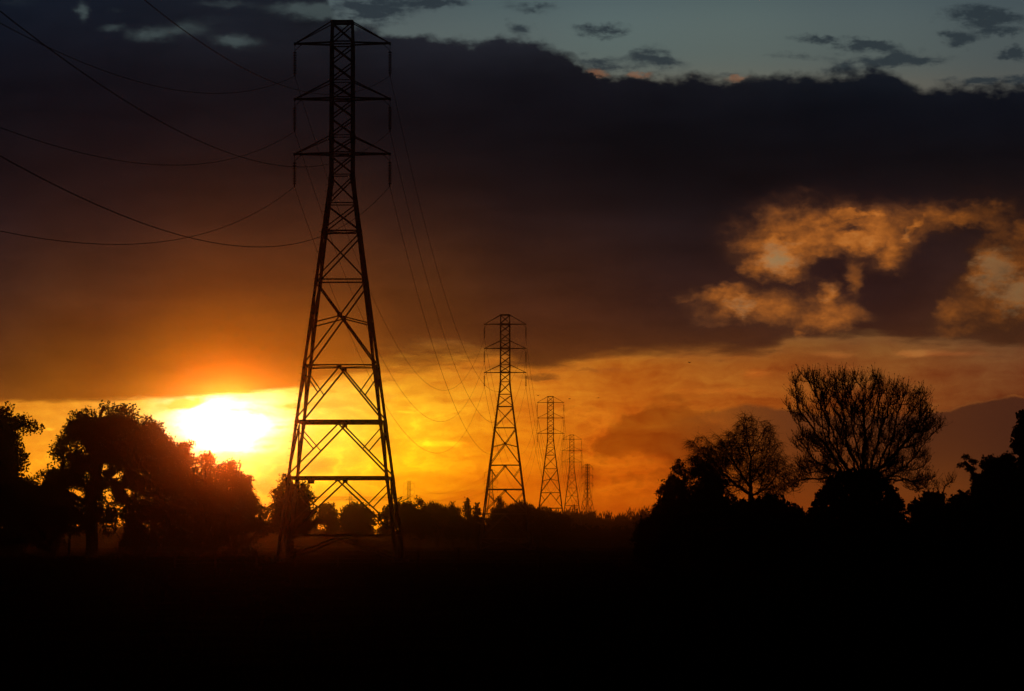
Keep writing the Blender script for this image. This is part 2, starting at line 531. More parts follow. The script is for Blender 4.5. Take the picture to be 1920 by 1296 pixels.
hx = X + wx * 56.0 + fx * 40.0
hy = Y + wy * 44.0 + fy * 40.0
slx = hx + (hy - 430.0) * 0.85
hole = peaks(hx, hy, [
    (1462, 484, 44, 34, .84), (1455, 456, 62, 30, .74), (1418, 505, 26, 16, .6), (1545, 420, 110, 18, .56), (1613, 402, 64, 11, .68), (1610, 455, 60, 22, .74), (1672, 474, 26, 34, .66),
    (1796, 408, 38, 18, .58), (1855, 393, 46, 20, .4), (1608, 524, 20, 34, .56), (1388, 573, 46, 24, .8), (1362, 553, 62, 18, .5), (1464, 578, 60, 24, .48), (1553, 556, 20, 30, .52),
    (1547, 600, 72, 20, .5), (1507, 624, 18, 13, .48), (1866, 515, 50, 50, .84), (1912, 550, 54, 46, .8), (1780, 585, 56, 26, .42), (1880, 590, 60, 26, .44), (1915, 432, 30, 26, .46),
    (1773, 617, 56, 20, .4), (1290, 560, 36, 10, .25), (1545, 470, 40, 18, .55)])
hole = emax(hole, peaks(slx, hy, [(1712, 428, 13, 30, .75)]))
zone = peaks(hx, hy, [(1500, 450, 105, 62, .54), (1620, 432, 150, 46, .52), (1780, 412, 120, 30, .44), (1440, 580, 130, 42, .44), (1560, 598, 120, 36, .46), (1875, 520, 92, 110, .46), (1790, 600, 110, 42, .34), (1690, 470, 60, 60, .4)])
hole = emax(hole, zone)
solid = blobs(hx, hy, [(1557, 503, 46, 24, .75), (1697, 560, 66, 56, .9), (1765, 478, 54, 40, .9), (1825, 430, 44, 22, .5), (1597, 428, 40, 13, .45), (1397, 622, 74, 13, .8),
                       (1640, 548, 36, 36, .35), (1467, 530, 48, 10, .4), (1650, 622, 92, 14, .6), (1860, 632, 70, 14, .3)])
hn1 = fbm(X, Y, 80, 46, 101, 9, 0.66)
ht = hole * (1.0 + hn1 * 1.9 + fine * 1.1)
ht = ht * (1.0 - smooth(0.12, 0.72, solid * (1.0 + hn1 * 1.6 + fine * 0.8)) * 0.93)
ht = op('MULTIPLY', ht, 0.92, clamp=True)
holec = ramp(ht, [(0.0, srgb(44, 26, 24)), (0.14, srgb(60, 36, 28)), (0.30, srgb(98, 57, 32)), (0.50, srgb(154, 86, 34)), (0.72, srgb(194, 112, 43)), (0.9, srgb(170, 118, 64)), (1.0, srgb(156, 120, 76))], 'B_SPLINE')
tan_n = fbm(X + wx * 40.0, Y, 44, 20, 111, 7, 0.65)
tanm = smooth(0.30, 1.1, peaks(hx + fx * 30.0, hy + fy * 30.0, [(1462, 482, 36, 28, 1.0), (1388, 574, 34, 18, .8), (1866, 512, 44, 46, 1.1), (1908, 552, 46, 40, 1.0), (1700, 450, 16, 22, .5), (1553, 552, 18, 26, .5)]) * (1.0 + tan_n * 2.6))
holec = mixc(tanm * 0.55, holec, srgb(150, 124, 88))
edge_r = 1.0 - smooth(1640.0, 1880.0, X) * 0.38
edge_r = edge_r * (0.88 + hn1 * 0.5)
holec = mixc(1.0, holec, comb(edge_r, edge_r, edge_r), 'MULTIPLY')
deckc = mixc(smooth(0.03, 0.3, ht), deckc, holec)

sky = mixc(deck, clear, deckc)
# thin bright lining where the lower edge lets the sun through, and sunlit tops at the upper edge
lin1 = smooth(0.02, 0.3, deck) * (1.0 - smooth(0.3, 0.85, deck)) * smooth(560.0, 640.0, Y)
lk = 1.0 + lin1 * 0.20
sky = mixc(1.0, sky, comb(lk, lk, lk), 'MULTIPLY')
tops = blobs(X, Y, [(1118, 139, 24, 16, 1.0), (1198, 136, 26, 14, .9), (1382, 140, 22, 14, 1.1), (1300, 142, 24, 12, .4)])
topm = smooth(0.15, 0.8, tops * upm * (1.0 - upm) * 4.0 * (1.0 + fine * 3.4 + fx * 2.4))
sky = mixc(topm * 0.38, sky, srgb(160, 104, 68))

# ---- low purple-brown bank at the lower right
B = curve(X, [(-400, 1200), (1200, 800), (1300, 780), (1345, 772), (1390, 762), (1470, 766), (1560, 778), (1680, 778), (1770, 770), (1820, 756), (1860, 748), (1900, 742), (1940, 746), (2320, 760)], 700, 1250)
bm = smooth(-5.0, 7.0, Y - B + fine * 16.0 + wx * 14.0)
brim = smooth(0.05, 0.5, bm) * (1.0 - smooth(0.5, 1.0, bm))
bankc = columns(X, Y, [(1330, [(760, (124, 66, 24)), (850, (140, 72, 18)), (950, (160, 76, 10))]), (1500, [(760, (98, 52, 26)), (850, (108, 54, 20)), (950, (120, 56, 14))]),
                       (1760, [(760, (76, 40, 23)), (850, (82, 42, 21)), (920, (112, 58, 20)), (980, (110, 54, 16))]), (1930, [(760, (70, 36, 23)), (850, (72, 38, 22)), (950, (84, 42, 18))])])
bank_f = bm * (1.0 - smooth(880.0, 1000.0, Y) * 0.4) * smooth(1200.0, 1440.0, X + wx * 160.0 + fine * 60.0)
sky = mixc(bank_f, sky, bankc)
sky = mixc(brim * smooth(1600.0, 1780.0, X) * clamp01(0.3 + fine * 1.6), sky, srgb(150, 84, 34))

# ---- real dusk sky for every other bearing and height
nish = NT.nodes.new('ShaderNodeTexSky')
nish.sky_type = 'NISHITA'
nish.sun_disc = False
nish.sun_elevation = sun_el
nish.sun_rotation = sun_az
nish.air_density = 1.2
nish.dust_density = 3.0
dusk = mixc(1.0, nish.outputs[0], (0.05 * 0.05,) * 3 + (1,), 'MULTIPLY')
win = (1.0 - smooth(0.16, 0.30, op('ABSOLUTE', dx))) * smooth(0.3, 0.6, dy) * (1.0 - smooth(0.16, 0.30, dz))
final = mixc(win, dusk, sky)
bg = NT.nodes.new('ShaderNodeBackground')
bg.inputs['Strength'].default_value = 1.0
NT.links.new(final, bg.inputs['Color'])
wo = NT.nodes.new('ShaderNodeOutputWorld')
NT.links.new(bg.outputs[0], wo.inputs['Surface'])

# ------------------------------------------------------------------ sun
sl = bpy.data.lights.new('sun', 'SUN')
sl.energy = 0.044
sl.angle = R(0.6)
sl.color = (1.0, 0.12, 0.006)
so = bpy.data.objects.new('sun', sl)
sd = Vector((math.sin(sun_az) * math.cos(sun_el), math.cos(sun_az) * math.cos(sun_el), math.sin(sun_el)))
so.rotation_euler = sd.to_track_quat('Z', 'Y').to_euler()
so.location = sd * 60 + Vector((0, 0, 60))
col.objects.link(so)

# ------------------------------------------------------------------ haze
hz = MB()
hz.box((0, 3500, 22.5), 6400, 8200, 52)
hm_ = bpy.data.materials.new('evening_haze')
hm_.use_nodes = True
hn = hm_.node_tree
hn.nodes.clear()
ho = hn.nodes.new('ShaderNodeOutputMaterial')
pv = hn.nodes.new('ShaderNodeVolumePrincipled')
pv.inputs['Color'].default_value = (0.95, 0.82, 0.70, 1)
pv.inputs['Density'].default_value = 1.0e-4
pv.inputs['Anisotropy'].default_value = 0.9955
hn.links.new(pv.outputs[0], ho.inputs['Volume'])
haze = hz.build('haze', hm_)
tag(haze, 'thin warm evening haze over the whole field', 'haze', kind='stuff')

# ================================================================== GROUND
gv, gq = [], []
xs = np.concatenate([np.linspace(-3000, -150, 24), np.linspace(-140, 140, 71), np.linspace(150, 3000, 24)])
ys = np.concatenate([np.linspace(-400, 20, 12), np.linspace(26, 700, 130), np.linspace(740, 7400, 60)])
for yv in ys:
    for xv in xs:
        a = min(1.0, max(0.0, (yv - 10) / 60.0))
        h = (mnoise.noise(Vector((xv * 0.05, yv * 0.03, 0))) * 0.16 + mnoise.noise(Vector((xv * 0.3, yv * 0.2, 5))) * 0.06) * a
        gv.append((xv, yv, h))
nx = len(xs)
for j in range(len(ys) - 1):
    for i in range(nx - 1):
        q = j * nx + i
        gq.append((q, q + 1, q + nx + 1, q + nx))
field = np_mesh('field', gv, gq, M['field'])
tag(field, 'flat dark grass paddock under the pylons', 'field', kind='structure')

# tufts of grass
rng = np.random.default_rng(3)
n = 9000
ty = 40 + (rng.random(n) ** 1.6) * 260
tx = (rng.random(n) - 0.5) * 0.31 * ty
hh = 0.10 + rng.random(n) * 0.22
an = rng.random(n) * math.pi
lx, ly = (rng.random(n) - .5) * .2, (rng.random(n) - .5) * .2
w = 0.012 + rng.random(n) * 0.03
V = np.zeros((n, 4, 3))
for k, (s, t) in enumerate(((-1, 0), (1, 0), (.25, 1), (-.25, 1))):
    V[:, k, 0] = tx + np.cos(an) * w * s + lx * t
    V[:, k, 1] = ty + np.sin(an) * w * s + ly * t
    V[:, k, 2] = -0.12 + (hh + 0.14) * t
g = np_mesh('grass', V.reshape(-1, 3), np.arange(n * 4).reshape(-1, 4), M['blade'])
tag(g, 'rough dark grass tufts across the near paddock', 'grass', kind='stuff')

# ================================================================== PYLONS
PXM = 22.75       # pixels per metre at the tallest pylon


def zz(y): return 1.7 + (1015.0 - y) / PXM


def halfw(z):
    """half width of the square body at height z"""
    zk, zt = zz(335), zz(76)
    if z >= zt: return 0.90 - (z - zt) / (zz(37) - zt) * 0.06
    if z >= zk: return 0.92
    return 0.92 + (zk - z) * 0.1265


CORN = ((-1, -1), (1, -1), (1, 1), (-1, 1))


def cn(i, z):
    h = halfw(z)
    return Vector((CORN[i % 4][0] * h, CORN[i % 4][1] * h, z))


ARMS = (78, 183, 287)
TIES = (38, 150, 254)
TIP = 3.95
INS = 2.62


def insulator_mesh(mb):
    # hanging string: hook, discs, clamp; origin at its top
    mb.ring((0, 0, 0), (0, 0, -0.72), 0.022, 0.022, 6)
    mb.ring((0, 0, -0.55), (0, 0, -INS + 0.1), 0.028, 0.028, 6)
    z = -0.68
    for k in range(9):
        mb.lathe([(0.04, 0.085), (0.09, 0.06), (0.18, 0.0), (0.175, -0.03), (0.04, -0.05)], (0, 0, z), 8)
        z -= 0.212
    mb.ring((0, -0.14, -INS), (0, 0.14, -INS), 0.04, 0.04, 6)
    mb.ring((0, 0, -INS + 0.2), (0, 0, -INS), 0.045, 0.06, 6)


def make_pylon():
    root = empty('lattice_pylon', (0, 0, 0))
    # legs
    leg_z = [-0.2, zz(1004), zz(897), zz(792), zz(687), zz(527), zz(434), zz(335), zz(254), zz(76), zz(36)]
    for i in range(4):
        mb = MB()
        for a, b in zip(leg_z[:-1], leg_z[1:]):
            wv = 0.25 if b <= zz(300) else 0.22
            if a >= zz(80): wv = 0.14
            mb.angle(cn(i, a), cn(i, b), wv, (-CORN[i][0], -CORN[i][1], 0))
        for z in leg_z[1:-2]:   # splice plates
            mb.angle(cn(i, z - 0.45), cn(i, z + 0.3), 0.30, (-CORN[i][0], -CORN[i][1], 0))
        if i == 0:      # step bolts up this leg
            z, k = 4.2, 0
            while z < zz(330):
                c2 = cn(0, z)
                mb.bar(c2 + Vector((0, 0, 0)), c2 + Vector((-.32, 0, 0)), 0.03)
                if k % 2: mb.bar(c2 + Vector((0, 0, 0)), c2 + Vector((0, -.30, 0)), 0.03)
                z += 0.56
                k += 1
        mb.build('leg', M['steel'], root)
        fb = MB()
        c = cn(i, 0)
        fb.ring((c.x, c.y, -0.6), (c.x, c.y, 0.22), 0.5, 0.42, 8)
        fb.build('footing', M['concrete'], root)
    # bracing of each face
    Xp = [(40, 74), (82, 114), (116, 147), (153, 180), (187, 218), (220, 251), (258, 284), (291, 325), (331, 378), (385, 431), (440, 523)]
    for i in range(4):
        mb = MB()
        j = i + 1
        for (a, b) in Xp:
            za, zb = zz(a), zz(b)
            wv = 0.10 if a < 430 else 0.11
            mb.bar(cn(i, za), cn(j, zb), wv)
            mb.bar(cn(j, za), cn(i, zb), wv)
        za, zb = zz(532), zz(684)
        A, Bq, C, D = cn(i, za), cn(j, zb), cn(j, za), cn(i, zb)
        t = halfw(za) / (halfw(za) + halfw(zb))
        ctr = A.lerp(Bq, t)
        mb.bar(A, Bq, 0.12)
        mb.bar(C, D, 0.12)
        for k in (i, j):
            mb.bar(ctr, cn(k, ctr.z - 0.62), 0.10)
        for (a, b) in ((691, 786), (797, 891), (902, 1000), (1008, 1052)):
            za, zb = zz(a), max(zz(b), 0.1)
            top = cn(i, za).lerp(cn(j, za), 0.5)
            for k in (i, j):
                foot = cn(k, zb)
                mb.bar(top, foot, 0.125)
                mid = top.lerp(foot, 0.5)
                mb.bar(mid, cn(k, za - (za - zb) * 0.07), 0.09)
                if a < 800:
                    m2 = top.lerp(foot, 0.5)
        # horizontals
        for y, wv in ((76, .11), (81, .11), (149, .07), (181, .10), (185, .10), (253, .07), (285, .10), (289, .10), (327, .075), (381, .085), (434, .13), (526, .12), (687, .11)):
            mb.bar(cn(i, zz(y)), cn(j, zz(y)), wv)
        # gusset plates at the middle nodes
        nrm = (cn(i, 5) + cn(j, 5)).normalized()
        for y in (592, 690, 796, 901):
            c = cn(i, zz(y)).lerp(cn(j, zz(y)), 0.5)
            if abs(nrm.x) > abs(nrm.y): mb.box(c, 0.03, 0.42, 0.30)
            else: mb.box(c, 0.42, 0.03, 0.30)
        mb.build('face_bracing', M['steel'], root)
        for y, wv in ((792, .22), (897, .24), (1004, .16)):
            hb = MB()
            if i % 2 == 0:
                hb.bar(cn(i, zz(y)), cn(j, zz(y)), wv)
            else:
                hb.bar(cn(i, zz(y) - .01), cn(j, zz(y) - .01), wv * 0.85)
            hb.build('horizontal_beam', M['steel'], root)
    # plan bracing
    for y in (434, 687, 792, 897, 183, 287):
        pb = MB()
        z = zz(y) - 0.06
        pb.bar(cn(0, z), cn(2, z), 0.06)
        pb.bar(cn(1, z - .03), cn(3, z - .03), 0.06)
        pb.build('plan_brace', M['steel'], root)
    # peak
    tb = MB()
    zt = zz(38)
    for i in range(4):
        tb.bar(cn(i, zt), cn(i + 1, zt), 0.20)
    tb.build('peak_beam', M['steel'], root)
    # crossarms
    for ya, yt in zip(ARMS, TIES):
        za, zt = zz(ya), zz(yt)
        for s in (-1, 1):
            mb = MB()
            tip = Vector((s * TIP, 0, za))
            for f in (-1, 1):
                h = halfw(za)
                mb.bar((s * h, f * h, za), tip + Vector((0, f * .07, 0)), 0.135)
                ht_ = halfw(zt)
                mb.bar((s * ht_, f * ht_, zt), tip + Vector((-s * .1, f * .06, 0.05)), 0.085)
            for k in (0.3, 0.6):
                x = s * (halfw(za) + (TIP - halfw(za)) * k)
                yv = halfw(za) * (1 - k)
                mb.bar((x, -yv, za), (x, yv, za), 0.06)
            mb.box((s * (TIP + .0), 0, za - 0.02), 0.14, 0.3, 0.22)
            mb.build('crossarm', M['steel'], root)
            br = MB()
            br.bar((s * (TIP - 0.50), 0, za - 0.10), (s * (TIP - 0.01), 0, za - 0.60), 0.045)
            br.box((s * (TIP - 0.50), 0, za - 0.11), 0.1, 0.12, 0.1)
            br.build('arm_strut', M['steel'], root)
    for ya in ARMS:
        for s in (-1, 1):
            ib = MB()
            insulator_mesh(ib)
            o = ib.build('insulator_string', M['porcelain'], root, False)
            o.location = (s * TIP, 0, zz(ya) - 0.08)
    # outward climbing guard with barbed wire
    gb = MB()
    z = zz(944)
    tips = []
    for i in range(4):
        c = cn(i, z)
        o = Vector((CORN[i][0], CORN[i][1], 0))
        t1 = c + Vector((o.x * 1.0, o.y * 0.35, 0.5))
        t2 = c + Vector((o.x * 0.35, o.y * 1.0, 0.5))
        gb.bar(c, t1, 0.07)
        gb.bar(c, t2, 0.07)
        tips.append((t1, t2))
    for i in range(4):
        for fr in (0.55, 0.8, 1.0):
            c1, c2 = cn(i, z), cn(i + 1, z)
            e1 = tips[i][1] if i % 2 == 0 else tips[i][0]
            e2 = tips[(i + 1) % 4][1] if i % 2 == 0 else tips[(i + 1) % 4][0]
            gb.ring(c1.lerp(e1, fr), c2.lerp(e2, fr), 0.012, 0.012, 4)
    gb.build('climbing_guard', M['steel'], root)
    # number plate under the low beam
    npb = MB()
    npb.box((-halfw(zz(902)) * 0.53, -halfw(zz(902)) - 0.13, zz(903.5)), 0.55, 0.03, 0.46)
    npb.build('number_plate', M['plate'], root)
    return root


LINE = Vector((12.75, 412.0, 0))
ANG = -math.atan2(LINE.x, LINE.y)
pyl = make_pylon()
PG = 'steel lattice pylons of the power line across the field'
tag(pyl, 'tallest steel lattice pylon, with a square plate on its lowest clear beam', 'pylon', PG)
P1 = Vector((-14.05, 316.5, 0))
pyl.location = P1
pyl.rotation_euler = (0, 0, ANG)
P2 = copy_tree(pyl)
P2.location = P1 + LINE
tag(P2, 'second tallest steel pylon, just right of the tallest one', 'pylon', PG)
P3 = copy_tree(pyl)
P3.location = P1 + LINE * 2
tag(P3, 'third tallest steel pylon, in the middle of the receding row of five', 'pylon', PG)
P4 = copy_tree(pyl)
P4.location = P1 + LINE * 3
tag(P4, 'fourth tallest steel pylon, between the third and the small angled last one', 'pylon', PG)
P5 = copy_tree(pyl, None, ('insulator_string', 'arm_strut'))
P5.location = P1 + LINE * 4 + Vector((1.6, 0, 0))
P5.scale = (0.92, 0.92, 0.92)
P5.rotation_euler = (0, 0, ANG - R(38))
tag(P5, 'smallest of the five large pylons, turned at an angle with slanting insulators', 'pylon', PG)

FG = 'tiny far pylons on the horizon'
far = []
for (px, w_, lab) in ((657, 17.0, 'tiny far pylon framed by the tallest pylon, above a round tree'),
                      (767, 21.0, 'tiny far pylon just right of the tallest pylon, above a flat-topped pine'),
                      (921, 25.0, 'tiny far pylon seen through the legs of the second tallest pylon')):
    d = 8 * F / w_
    q = copy_tree(pyl, None, ('climbing_guard', 'number_plate', 'arm_strut', 'plan_brace'))
    q.location = ((px - 960) / F * d, d, 0)
    q.rotation_euler = (0, 0, R(7))
    tag(q, lab, 'pylon', FG)
    far.append(q)


# strain insulators on the last pylon of the row
ins_data = [c for c in kids(pyl) if c.name.startswith('insulator_string')][0].data
strain_end = {}
bpy.context.view_layer.update()
for li, ya in enumerate(ARMS):
    for s in (-1, 1):
        o = bpy.data.objects.new('insulator_string', ins_data)
        col.objects.link(o)
        o.parent = P5
        o.location = (s * TIP, 0, zz(ya) - 0.08)
        # lean towards the previous pylon
        loc_dir = Matrix.Rotation(R(38), 3, 'Z') @ Vector((0, -1, 0))
        loc_dir = (loc_dir * 0.80 + Vector((0, 0, -0.6))).normalized()
        o.rotation_mode = 'QUATERNION'
        o.rotation_quaternion = (-loc_dir).to_track_quat('Z', 'Y')
        strain_end[(li, s)] = Vector(o.location) + loc_dir * INS


def ins_bottom(p, li, s):
    if p is P5:
        return P5.matrix_world @ strain_end[(li, s)]
    return p.matrix_world @ Vector((s * TIP, 0, zz(ARMS[li]) - 0.08 - INS))


def cable(a, b, sag, r, name, label, group, n=64):
    """a hanging cable from a to b as one tapered tube mesh"""
    a, b = Vector(a), Vector(b)
    mb = MB()
    pts = []
    for k in range(n + 1):
        t = k / n
        p = a.lerp(b, t)
        p.z -= 4 * sag * t * (1 - t)
        pts.append(p)
    sn = 5
    for k, p in enumerate(pts):
        d = (pts[min(k + 1, n)] - pts[max(k - 1, 0)]).normalized()
        x = d.cross(Vector((0, 0, 1))).normalized()
        y = x.cross(d)
        for q in range(sn):
            t = 2 * math.pi * q / sn
            mb.v.append(p + x * (r * math.cos(t)) + y * (r * math.sin(t)))
    for k in range(n):
        for q in range(sn):
            q2 = (q + 1) % sn
            mb.f.append((k * sn + q, k * sn + q2, (k + 1) * sn + q2, (k + 1) * sn + q))
    o = mb.build(name, M['cable'], None, True)
    return tag(o, label, 'power cable', group)


class Ghost:      # the line goes on behind the camera to a pylon out of sight
    pass


g0 = Ghost()
g0.matrix_world = Matrix.Translation(P1 - LINE) @ Matrix.Rotation(ANG, 4, 'Z')
row = [g0, pyl, P2, P3, P4, P5]
desc = ['sweeping in from the upper left to the tallest pylon', 'between the tallest and second tallest pylons', 'between the second and third tallest pylons',
        'between the third and fourth tallest pylons', 'between the fourth pylon and the angled last pylon']
LEV = ('top', 'middle', 'bottom')
for k in range(5):
    for li in range(3):
        for s in (-1, 1):
            a, b = ins_bottom(row[k], li, s), ins_bottom(row[k + 1], li, s)
            sag = 17.0 if s < 0 else 17.2
            if k == 4: sag = 15.0
            r = (0.02, 0.018, 0.026, 0.034, 0.04)[k]
            cable(a, b, sag, r, 'power_cable', '%s %s cable %s' % (LEV[li], 'left' if s < 0 else 'right', desc[k]),
                  'cables of the near power line')
f0 = Ghost()
f0.matrix_world = Matrix.Translation(((470 - 960) / F * 3500, 3500, 0)) @ Matrix.Rotation(R(30), 4, 'Z')
frow = [f0] + far
fdesc = ['running left from the far pylon framed by the tallest pylon', 'between the two far pylons beside the tallest pylon', 'between the far pylons behind the second tallest pylon']
for k in range(3):
    for li in range(3):
        for s in (-1, 1):
            a, b = ins_bottom(frow[k], li, s), ins_bottom(frow[k + 1], li, s)
            cable(a, b, 7.0, 0.06, 'power_cable', 'faint %s %s cable %s' % (LEV[li], 'left' if s < 0 else 'right', fdesc[k]), 'cables of the far power line', 40)

# ================================================================== TREES
rng = np.random.default_rng(11)


def unit(n, r):
    v = r.normal(size=(n, 3))
    return v / np.linalg.norm(v, axis=1, keepdims=True)


def leaf_quads(P, size, r, aspect=1.7, up=None, jitter=0.4):
    """diamond leaves at points P"""
    n = len(P)
    d = unit(n, r)
    if up is not None:
        d = d * 0.35 + np.array(up)
        d /= np.linalg.norm(d, axis=1, keepdims=True)
    o = unit(n, r)
    s = np.cross(d, o)
    s /= np.linalg.norm(s, axis=1, keepdims=True) + 1e-9
    L_ = size * (1 + (r.random((n, 1)) - .5) * 2 * jitter)
    W_ = L_ / aspect
    V = np.zeros((n, 4, 3))
    V[:, 0] = P - d * L_ * .5
    V[:, 1] = P + s * W_ * .5
    V[:, 2] = P + d * L_ * .5
    V[:, 3] = P - s * W_ * .5
    return V.reshape(-1, 3), np.arange(n * 4).reshape(-1, 4)


def lobes_world(lobes, d):
    out = []
    for (cx, cy, rx, ry) in lobes:
        c = at(cx, cy, d)
        k = d / F
        out.append((np.array(c), rx * k, min(rx, ry * 1.3) * k * 0.85, ry * k))
    return out


def in_lobes(lw, n, r, shell=0.3, thr=None, freq=0.5, shrink=0.9):
    """n random points in the union of lobes, nearer the outside; noise thr opens gaps"""
    vol = np.array([a * b * c for _, a, b, c in lw]) ** 0.75
    out = []
    pick = r.choice(len(lw), size=n * 3, p=vol / vol.sum())
    dirs = unit(n * 3, r)
    rad = (shell + (1 - shell) * r.random(n * 3)) ** 0.6
    for k in range(n * 3):
        c, a, b, e = lw[pick[k]]
        p = c + dirs[k] * rad[k] * shrink * np.array([a, b, e])
        if thr is not None and mnoise.noise(Vector(p * freq)) < thr:
            continue
        if p[2] < 0.3:
            continue
        out.append(p)
        if len(out) >= n:
            break
    return np.array(out)


def colonize(attr, root, step, infl, kill, r, up=0.05, max_it=220, trunk_to=None, max_nodes=7000):
    """grow a branching skeleton towards the attraction points"""
    nodes = [np.array(root, float)]
    par = [-1]
    if trunk_to is not None:
        tgt = np.array(trunk_to, float)
        nstep = max(1, int(np.linalg.norm(tgt - nodes[0]) / step))
        for k in range(nstep):
            q = nodes[0] + (tgt - nodes[0]) * (k + 1) / nstep + r.normal(size=3) * step * .08
            nodes.append(q)
            par.append(len(nodes) - 2)
    A = np.array(attr)
    N = np.array(nodes)
    D = np.linalg.norm(A[:, None, :] - N[None], axis=2)
    near = D.argmin(1)
    nd = D.min(1)
    for it in range(max_it):
        act = nd < infl
        if not act.any():
            act = nd <= nd.min() + step
        ids = near[act]
        uni = np.unique(ids)
        new = []
        Aa = A[act]
        for u in uni:
            v = Aa[ids == u] - nodes[u]
            v /= np.linalg.norm(v, axis=1, keepdims=True) + 1e-9
            g_ = v.mean(0) + np.array([0, 0, up]) + r.normal(size=3) * 0.22
            g_ /= np.linalg.norm(g_) + 1e-9
            new.append(nodes[u] + g_ * step)
            par.append(int(u))
        base = len(nodes)
        nodes.extend(new)
        NN = np.array(new)
        D = np.linalg.norm(A[:, None, :] - NN[None], axis=2)
        m = D.min(1)
        better = m < nd
        near[better] = base + D.argmin(1)[better]
        nd = np.minimum(nd, m)
        keep = nd > kill
        A, near, nd = A[keep], near[keep], nd[keep]
        if len(A) == 0 or len(nodes) > max_nodes:
            break
    return np.array(nodes), np.array(par)


def radii(par, tip, expo=2.3, cap=9.0):
    n = len(par)
    acc = np.zeros(n)
    kids_n = np.zeros(n, int)
    for k in range(n - 1, 0, -1):
        if kids_n[k] == 0: acc[k] = tip ** expo
        acc[par[k]] += acc[k]
        kids_n[par[k]] += 1
    return np.minimum(acc ** (1 / expo), cap), kids_n


def tubes(N, par, rad, sides=5):
    idx = np.arange(1, len(N))
    a, b = N[par[idx]], N[idx]
    ra = np.minimum(rad[par[idx]], rad[idx] * 1.45)
    rb = rad[idx]
    d = b - a
    ln_ = np.linalg.norm(d, axis=1, keepdims=True) + 1e-9
    d = d / ln_
    b = b + d * rb[:, None] * 0.3
    ref = np.where(np.abs(d[:, 2:3]) < 0.9, np.array([[0, 0, 1.0]]), np.array([[0, 1.0, 0]]))
    x = np.cross(d, ref)
    x /= np.linalg.norm(x, axis=1, keepdims=True) + 1e-9
    y = np.cross(x, d)
    n = len(idx)
    V = np.zeros((n, 2 * sides, 3))
    for k in range(sides):
        t = 2 * math.pi * k / sides
        o = x * math.cos(t) + y * math.sin(t)
        V[:, k] = a + o * ra[:, None]
        V[:, sides + k] = b + o * rb[:, None]
    Q = []
    base = np.arange(n)[:, None] * 2 * sides
    for k in range(sides):
        k2 = (k + 1) % sides
        Q.append(base + np.array([[k, k2, sides + k2, sides + k]]))
    return V.reshape(-1, 3), np.concatenate(Q)


def join(parts):
    Vs, Qs, o = [], [], 0
    for V, Q in parts:
        Vs.append(V)
        Qs.append(Q + o)
        o += len(V)
    return np.concatenate(Vs), np.concatenate(Qs)


def ground_z(x, y):
    a = min(1.0, max(0.0, (y - 10) / 60.0))
    return (mnoise.noise(Vector((x * 0.05, y * 0.03, 0))) * 0.16 + mnoise.noise(Vector((x * 0.3, y * 0.2, 5))) * 0.06) * a


def make_tree(name, label, cat, group, d, lobes, trunk_x, n_clump, per, leaf, seed, m='leaf', thr=-0.12, freq=0.45, clump=0.55, aspect=1.6, up=None,
              trunk_r=None, lean=0.0, shell=0.25, dense=None, sparse=None, limbs=130, crown_name='crown'):
    r = np.random.default_rng(seed)
    lw = lobes_world(lobes, d)
    bx = at(trunk_x, 1015, d).x
    root = empty(name, (bx, d, 0))
    tag(root, label, cat, group)
    off = np.array([bx, d, 0.0])
    C = in_lobes(lw, n_clump, r, shell, thr, freq)
    pts = np.repeat(C, per, axis=0) + unit(len(C) * per, r) * (r.random((len(C) * per, 1)) ** 0.45) * clump * 1.7 * np.array([1, 1, 0.8])
    pts = pts[pts[:, 2] > 0.05]
    V, Q = leaf_quads(pts, leaf, r, aspect, up)
    parts = [(V, Q)]
    if dense:
        lw2 = lobes_world(dense, d)
        C2 = in_lobes(lw2, n_clump // 2, r, 0.0, None, 1, 0.95)
        p2 = np.repeat(C2, per, axis=0) + r.normal(size=(len(C2) * per, 3)) * clump
        p2 = p2[p2[:, 2] > 0.05]
        parts.append(leaf_quads(p2, leaf * 1.3, r, aspect, up))
    if sparse:
        C3 = in_lobes(lobes_world(sparse, d), n_clump // 3, r, 0.0, 0.02, freq * 1.6, 1.0)
        p3 = np.repeat(C3, per, axis=0) + unit(len(C3) * per, r) * r.random((len(C3) * per, 1)) * clump * 1.5
        parts.append(leaf_quads(p3[p3[:, 2] > .05], leaf, r, aspect, up))
    V, Q = join(parts)
    np_mesh(crown_name, V - off, Q, M[m], root)
    # trunk and limbs
    sub = C[r.choice(len(C), size=min(limbs, len(C)), replace=False)]
    hgt = sub[:, 2].max()
    zl = sub[:, 2].min()
    start = np.array([bx, d, ground_z(bx, d) - 0.2])
    fork = np.array([bx + lean, d, max(0.8, min(hgt * 0.35, zl + 0.5))])
    st_ = max(0.25, hgt / 28)
    N, par = colonize(sub, start, st_, hgt, st_ * 1.6, r, 0.08, 160, fork, 2500)
    rad, _ = radii(par, 0.02 * max(1.0, hgt / 10))
    if trunk_r: rad *= trunk_r / rad[0]
    V, Q = tubes(N, par, rad, 6)
    np_mesh('trunk', V - off, Q, M['bark'], root)
    return root


